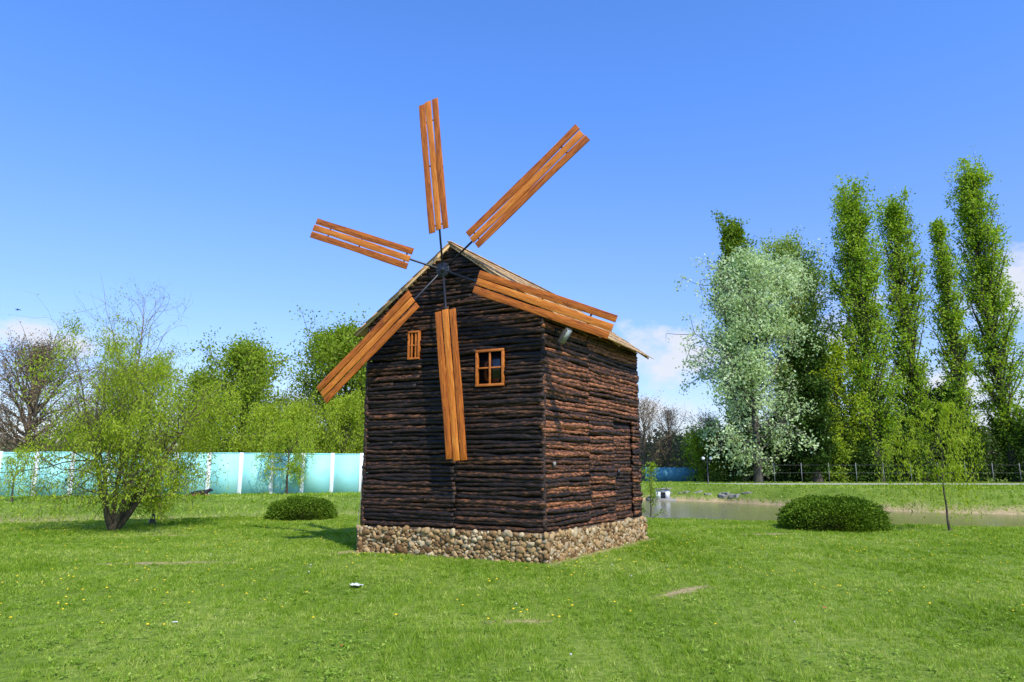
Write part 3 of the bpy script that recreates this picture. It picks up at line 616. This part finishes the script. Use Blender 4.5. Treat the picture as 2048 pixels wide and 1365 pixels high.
# duck house
dz=-.62
rt=root("duck_house","small white duck house with dark opening at the pond edge","duck house",(9.9,46.2,dz))
g=Geo(); g.bx(-.95,.75,-.8,.55,-.25,.06); obj("platform",g.mesh("platform"),M_conc,rt)
g=Geo(); g.bx(-.45,.45,.30,.36,.06,.62); g.bx(-.45,-.39,-.35,.30,.06,.62); g.bx(.39,.45,-.35,.30,.06,.62); g.bx(-.39,-.16,-.35,-.30,.06,.62); g.bx(.16,.39,-.35,-.30,.06,.62); g.bx(-.16,.16,-.35,-.30,.46,.62)
obj("body",g.mesh("body"),M_white,rt)
g=Geo(); g.box((0,-.02,.68),(.55,0,.03),(0,.46,0),(-.002,0,.03)); obj("roof",g.mesh("roof"),M_conc,rt)
rg=np.random.default_rng(5)
for k in range(9):
    x=10.8+k*.50+rg.normal()*.15; y=float(np.interp(x,XF,YF))+.8+rg.uniform(0,.9)
    rx=rg.uniform(.25,.45); n=9; th=np.linspace(0,6.283,n,endpoint=False)
    rad=rx*(1+.2*rg.normal(size=n)); top=np.stack([np.cos(th)*rad,np.sin(th)*rad*.8,.03+.02*rg.normal(size=n)],-1); bot=top*[1.08,1.08,0]+[0,0,-.2]; mid=top*[1.06,1.06,.6]
    V=np.vstack([bot,mid,top,top*[.5,.5,1.08],[[0,0,.05]]])
    F=[(a*n+j,a*n+(j+1)%n,(a+1)*n+(j+1)%n,(a+1)*n+j) for a in range(3) for j in range(n)]
    me=bpy.data.meshes.new("rock"); me.from_pydata([tuple(v) for v in V],[],F+[(3*n+j,3*n+(j+1)%n,4*n) for j in range(n)]); me.update()
    zz=float(ground_h(np.array(x),np.array(y)))
    o=obj("rock",me,M_conc,None,(x,y,zz),label="flat grey broken concrete slab on the pond bank",category="rock",group="slabs along the pond bank"); o.rotation_euler=(rg.normal()*.12,rg.normal()*.1,rg.uniform(0,6))

# ------------------------------------------------------------------ dog
def skin(name,verts,edges,rads,mat,parent,loc,sub=2):
    me=bpy.data.meshes.new(name); me.from_pydata(verts,edges,[]); me.update()
    o=obj(name,me,mat,parent,loc)
    m=o.modifiers.new("s",'SKIN'); 
    for i,r in enumerate(rads): 
        sv=me.skin_vertices[0].data[i]; sv.radius=(r,r) if not isinstance(r,tuple) else r; sv.use_root=(i==0)
    m.use_smooth_shade=True
    s=o.modifiers.new("u",'SUBSURF'); s.levels=sub; s.render_levels=sub
    return o
M_dog,nt=nodes_of("dog_fur"); N=nt.nodes.new; L=nt.links.new
tc=N("ShaderNodeTexCoord"); sx=N("ShaderNodeSeparateXYZ"); no=N("ShaderNodeTexNoise"); no.inputs['Scale'].default_value=6; ad=N("ShaderNodeMath"); ad.operation='MULTIPLY_ADD'; ad.inputs[1].default_value=.12
L(tc.outputs['Object'],sx.inputs[0]); L(tc.outputs['Object'],no.inputs['Vector']); L(no.outputs['Fac'],ad.inputs[0]); L(sx.outputs['Z'],ad.inputs[2])
r=ramp(nt,[(.16,(.28,.14,.06)),(.21,(.012,.010,.009))]); L(ad.outputs[0],r.inputs[0]); p=N("ShaderNodeBsdfPrincipled"); p.inputs['Roughness'].default_value=.8; L(r.outputs[0],p.inputs['Base Color']); o=N("ShaderNodeOutputMaterial"); L(p.outputs[0],o.inputs[0])
dl=(-16.4,36.6); dzz=float(ground_h(np.array(dl[0]),np.array(dl[1])))
dv=[(0,0,.17),(.2,0,.19),(.36,0,.19),(-.2,0,.16),(-.36,.02,.13), (.47,-.02,.27),(.56,-.04,.33),(.66,-.05,.30),(.73,-.05,.275),
    (.36,-.12,.10),(.44,-.15,.045),(.62,-.16,.035),(.36,.12,.10),(.46,.14,.045),(.64,.13,.035),
    (-.28,-.15,.15),(-.12,-.2,.12),(-.25,-.22,.045),(-.08,-.24,.035),(-.5,.05,.07),(-.66,.1,.04),(-.8,.06,.035),(.545,-.10,.40),(.545,.03,.40)]
de=[(0,1),(1,2),(0,3),(3,4),(2,5),(5,6),(6,7),(7,8),(2,9),(9,10),(10,11),(2,12),(12,13),(13,14),(4,15),(15,16),(16,17),(17,18),(4,19),(19,20),(20,21),(6,22),(6,23)]
dr=[.14,.145,.12,.125,.11,.085,.075,.045,.03,.05,.035,.03,.05,.035,.03,.08,.05,.035,.03,.035,.028,.018,.018,.018]
dog=skin("dog",dv,de,dr,M_dog,None,(dl[0],dl[1],dzz)); dog["label"]="black and tan dog lying on the grass near the wall"; dog["category"]="dog"
dog.rotation_euler=(0,0,math.radians(8))
M_bird=surf("bird_feather",[(.3,(.01,.01,.01)),(.7,(.03,.03,.03))],bump=0)
bd=skin("bird",[(0,0,0),(.1,0,.01),(.18,0,.02),(-.12,0,-.01),(-.24,0,-.01),(.03,.18,.06),(-.03,.4,.03),(.03,-.18,.06),(-.03,-.4,.03)],[(0,1),(1,2),(0,3),(3,4),(0,5),(5,6),(0,7),(7,8)],[.055,.04,.02,.04,.03,(.05,.012),(.02,.006),(.05,.012),(.02,.006)],M_bird,None,(-43.0,58,14.9),1)
bd["label"]="small dark bird flying in the clear sky"; bd["category"]="bird"

# ------------------------------------------------------------------ litter
def litter(x,y,s,mat,lab,seed):
    rg=np.random.default_rng(seed); n=7; V=[];F=[]
    for a_ in range(n):
        for b_ in range(n): V.append([(a_/(n-1)-.5)*s*(1+.15*math.sin(b_)),(b_/(n-1)-.5)*s*.7,.03+.10*s*rg.random()])
    for a_ in range(n-1):
        for b_ in range(n-1): F.append([a_*n+b_,a_*n+n+b_,a_*n+n+b_+1,a_*n+b_+1])
    o=obj("paper_litter",fast_mesh("paper_litter",V,F,False),mat,None,(x,y,float(ground_h(np.array(x),np.array(y)))),label=lab,category="litter"); o.rotation_euler=(0,0,rg.uniform(0,3))
litter(-2.07,9.5,.19,M_paper,"crumpled white paper lying on the lawn",1)
litter(-3.45,7.4,.05,M_paper,"tiny scrap of white paper on the grass",2)
litter(-1.5,6.4,.045,M_red,"tiny red orange wrapper on the grass",3)
litter(3.5,8.05,.05,M_red,"tiny red wrapper on the lawn",4)

# ------------------------------------------------------------------ grass
def inside_mill(x,y,m=.08):
    px=x-C0[0]; py=y-C0[1]; det=r2[0]*d2[1]-r2[1]*d2[0]
    a=(px*d2[1]-py*d2[0])/det; b=(r2[0]*py-r2[1]*px)/det
    return (a>-W-m)&(a<m)&(b>-m)&(b<Dp+m)
def grass(name,n,y0,y1,hgt,wf,seed,k=.86,lab=""):
    rg=np.random.default_rng(seed)
    y=rg.uniform(y0,y1,n); x=rg.uniform(-1,1,n)*(y*k+1.0)
    q=rg.random(n)<.5; cell=.08+.006*y
    x=np.where(q,(np.floor(x/cell)+.5+.45*np.sin(np.floor(y/cell)*12.9+np.floor(x/cell)*78.2))*cell+rg.normal(size=n)*cell*.25,x)
    y=np.where(q,(np.floor(y/cell)+.5+.45*np.sin(np.floor(y/cell)*39.4+np.floor(x/cell)*11.1))*cell+rg.normal(size=n)*cell*.25,y)
    keep=~inside_mill(x,y)
    z=ground_h(x,y); keep&=~(z<-.62)
    keep&=rg.random(n)>dirt_f(x,y)
    keep&=~((y>57.0)&(y<61.4)&(x>-2))
    x,y,z=x[keep],y[keep],z[keep]; n=len(x)
    pat=.8+.55*vnoise(x,y,1.6,8)+.55*vnoise(x,y,5.5,11)
    h=hgt*rg.uniform(.45,1.5,n)*np.clip(pat,.3,2.0); w=wf*y*rg.uniform(.7,1.5,n)
    an=rg.uniform(0,6.283,n); ln=rg.uniform(0,6.283,n); lm=h*rg.uniform(.1,1.3,n)
    dx=np.cos(an)*w/2; dy=np.sin(an)*w/2
    V=np.stack([np.stack([x-dx,y-dy,z-.005],-1),np.stack([x+dx,y+dy,z-.005],-1),np.stack([x+np.cos(ln)*lm,y+np.sin(ln)*lm,z+h],-1)],1).reshape(-1,3)
    obj(name,fast_mesh(name,V,np.arange(3*n).reshape(-1,3)),M_grass,kind="stuff",label=lab,category="grass")
grass("lawn_grass",680000,4.2,24,.040,.0011,400,lab="short mown green lawn grass with scattered weeds")
grass("bank_grass",150000,24,66,.10,.0016,401,lab="rougher green grass on the pond banks")
rg=np.random.default_rng(77)
n=6500; y=4.5+13*rg.random(n)**1.3; x=rg.uniform(-.85,.85,n)*y
kp=(vnoise(x,y,1.1,31)+.5*vnoise(x,y,3.3,12)+rg.normal(size=n)*.35>.15)&~inside_mill(x,y,.15); x,y=x[kp],y[kp]
m=11; X=np.repeat(x,m)+rg.normal(size=len(x)*m)*.03; Y=np.repeat(y,m)+rg.normal(size=len(x)*m)*.03
C=np.stack([X,Y,ground_h(X,Y)+rg.uniform(.012,.045,len(X))],-1)
a=rg.normal(size=(len(C),3)); a[:,2]*=.35; a/=np.linalg.norm(a,axis=1,keepdims=True); u_=np.array([0,0,1.])+rg.normal(size=(len(C),3))*.25; b=np.cross(a,u_); b/=np.linalg.norm(b,axis=1,keepdims=True)
s=rg.uniform(.009,.024,(len(C),1))
V=np.stack([C-a*s,C+b*s*.45,C+a*s,C-b*s*.45],1).reshape(-1,3)
obj("lawn_weeds",fast_mesh("lawn_weeds",V,np.arange(4*len(C)).reshape(-1,4)),M_weed,kind="stuff",label="low broad leaved weeds and clover among the lawn grass",category="weeds")
def flowers(name,n,y0,y1,rad,mat,seed,lab,sph=False):
    rg=np.random.default_rng(seed); g=Geo()
    y=y0+(y1-y0)*rg.random(n)**.8; x=rg.uniform(-.8,.8,n)*y
    keep=(vnoise(x,y,.8,seed)+rg.normal(size=n)*.25)>.05
    keep&=~inside_mill(x,y,.15)
    for xx,yy in zip(x[keep],y[keep]):
        zz=float(ground_h(np.array(xx),np.array(yy)))
        if zz<-.3 and yy<28: continue
        r_=rad*rg.uniform(.7,1.3); sphere_geo(g,(xx,yy,zz+.04+rg.uniform(0,.03)),r_,6,4,(1,1,.9 if sph else .4))
    obj(name,g.mesh(name),mat,kind="stuff",label=lab,category="wildflowers")
flowers("dandelion_flowers",1200,7,21,.015,M_yel,500,"scattered yellow dandelion flowers in the lawn")
flowers("bank_flowers",300,26,50,.03,M_yel,501,"yellow flowers on the grassy pond bank")
flowers("seed_heads",70,5,14,.010,M_seed,502,"pale dandelion seed heads in the lawn",True)

# ------------------------------------------------------------------ light, sky, camera
sun_dir=Vector((.5,-.87,0)).normalized(); elv=math.radians(47)
S=Vector((sun_dir.x*math.cos(elv),sun_dir.y*math.cos(elv),math.sin(elv)))
sl=bpy.data.lights.new("sun",'SUN'); sl.energy=5.0; sl.angle=math.radians(.53); sl.color=(1,.95,.85)
so=bpy.data.objects.new("sun",sl); COL.objects.link(so); so.rotation_euler=S.to_track_quat('Z','Y').to_euler()
w=bpy.data.worlds.new("World"); scene.world=w; w.use_nodes=True; nt=w.node_tree; nt.nodes.clear(); N=nt.nodes.new; L=nt.links.new
sky=N("ShaderNodeTexSky"); sky.sky_type='NISHITA'; sky.sun_disc=False; sky.sun_elevation=elv; sky.sun_rotation=math.atan2(sun_dir.x,sun_dir.y)
sky.air_density=1.0; sky.dust_density=.5; sky.ozone_density=2.0
tc=N("ShaderNodeTexCoord"); sx=N("ShaderNodeSeparateXYZ"); L(tc.outputs['Generated'],sx.inputs[0])
def mth(op,a=None,b=None,c=None,clamp=False):
    n=N("ShaderNodeMath"); n.operation=op; n.use_clamp=clamp
    for i_,v in enumerate((a,b,c)):
        if v is None: continue
        if isinstance(v,(int,float)): n.inputs[i_].default_value=v
        else: L(v,n.inputs[i_])
    return n.outputs[0]
azn=mth('ARCTAN2',sx.outputs['X'],sx.outputs['Y']); eln=mth('ARCSINE',sx.outputs['Z'])
mask=None
def lobe(az_deg,el_deg,ra,re,wgt=1.0):
    global mask
    a0=math.radians(az_deg); e0=math.radians(el_deg)
    du=mth('MULTIPLY',mth('SUBTRACT',azn,a0),1/math.radians(ra)); dv_=mth('MULTIPLY',mth('SUBTRACT',eln,e0),1/math.radians(re))
    dd=mth('SQRT',mth('ADD',mth('MULTIPLY',du,du),mth('MULTIPLY',dv_,dv_)))
    m=mth('MULTIPLY',mth('SUBTRACT',1.0,dd),wgt)
    mask=m if mask is None else mth('MAXIMUM',mask,m)
for l in [(14.2,9.2,5.6,3.0,1.9),(-34.4,8.6,5,1.6,1.9),(37.2,11.3,4,4.4,1.6),(32.7,4.8,8,3.6,1.2),(26,10.6,6,3.6),(12.5,4.2,8,2.8,.7),(-20,5,5,2.0,.7),(-33,4.5,6,2,.6),(-13.3,5.8,7,2.4,.6),(70,9,12,4),(-65,8,10,3)]: lobe(*l)
nz=N("ShaderNodeTexNoise"); nz.inputs['Scale'].default_value=13; nz.inputs['Detail'].default_value=9; nz.inputs['Roughness'].default_value=.6
mp=N("ShaderNodeMapping"); mp.inputs['Scale'].default_value=(1,1,1.8); L(tc.outputs['Generated'],mp.inputs[0]); L(mp.outputs[0],nz.inputs['Vector'])
cl=mth('ADD',mask,mth('MULTIPLY',mth('SUBTRACT',nz.outputs['Fac'],.5),5.0)); cl=mth('MULTIPLY',mth('SUBTRACT',cl,.25),.9,clamp=True); cl=mth('MULTIPLY',cl,.85)
mk=N("ShaderNodeMix"); mk.data_type='RGBA'; L(cl,mk.inputs[0])
tr=ramp(nt,[(0,(.42,.40,.46)),(.12,(.40,.43,.57)),(.30,(.40,.50,.78)),(.5,(.34,.55,.90)),(1,(.34,.56,.92))]); L(mth('MAXIMUM',sx.outputs['Z'],0.0),tr.inputs[0])
ml=N("ShaderNodeMix"); ml.data_type='RGBA'; ml.blend_type='MULTIPLY'; ml.inputs[0].default_value=1; L(sky.outputs[0],ml.inputs[6]); L(tr.outputs[0],ml.inputs[7])
ex=N("ShaderNodeVectorMath"); ex.operation='SCALE'; ex.inputs['Scale'].default_value=2.4; L(ml.outputs[2],ex.inputs[0])
L(ex.outputs[0],mk.inputs[6]); mk.inputs[7].default_value=(5.7,5.8,6.1,1)
bg=N("ShaderNodeBackground"); bg.inputs['Strength'].default_value=.15; L(mk.outputs[2],bg.inputs[0])
wo=N("ShaderNodeOutputWorld"); L(bg.outputs[0],wo.inputs[0])

cam=bpy.data.cameras.new("camera"); cam.lens=24; cam.sensor_width=36; cam.clip_end=8000; cam.clip_start=.05
co=bpy.data.objects.new("camera",cam); COL.objects.link(co); co.location=(0,0,1.6); co.rotation_euler=(math.radians(90+10.3),0,0); scene.camera=co
scene.view_settings.view_transform='Standard'; scene.view_settings.look='None'; scene.view_settings.exposure=0
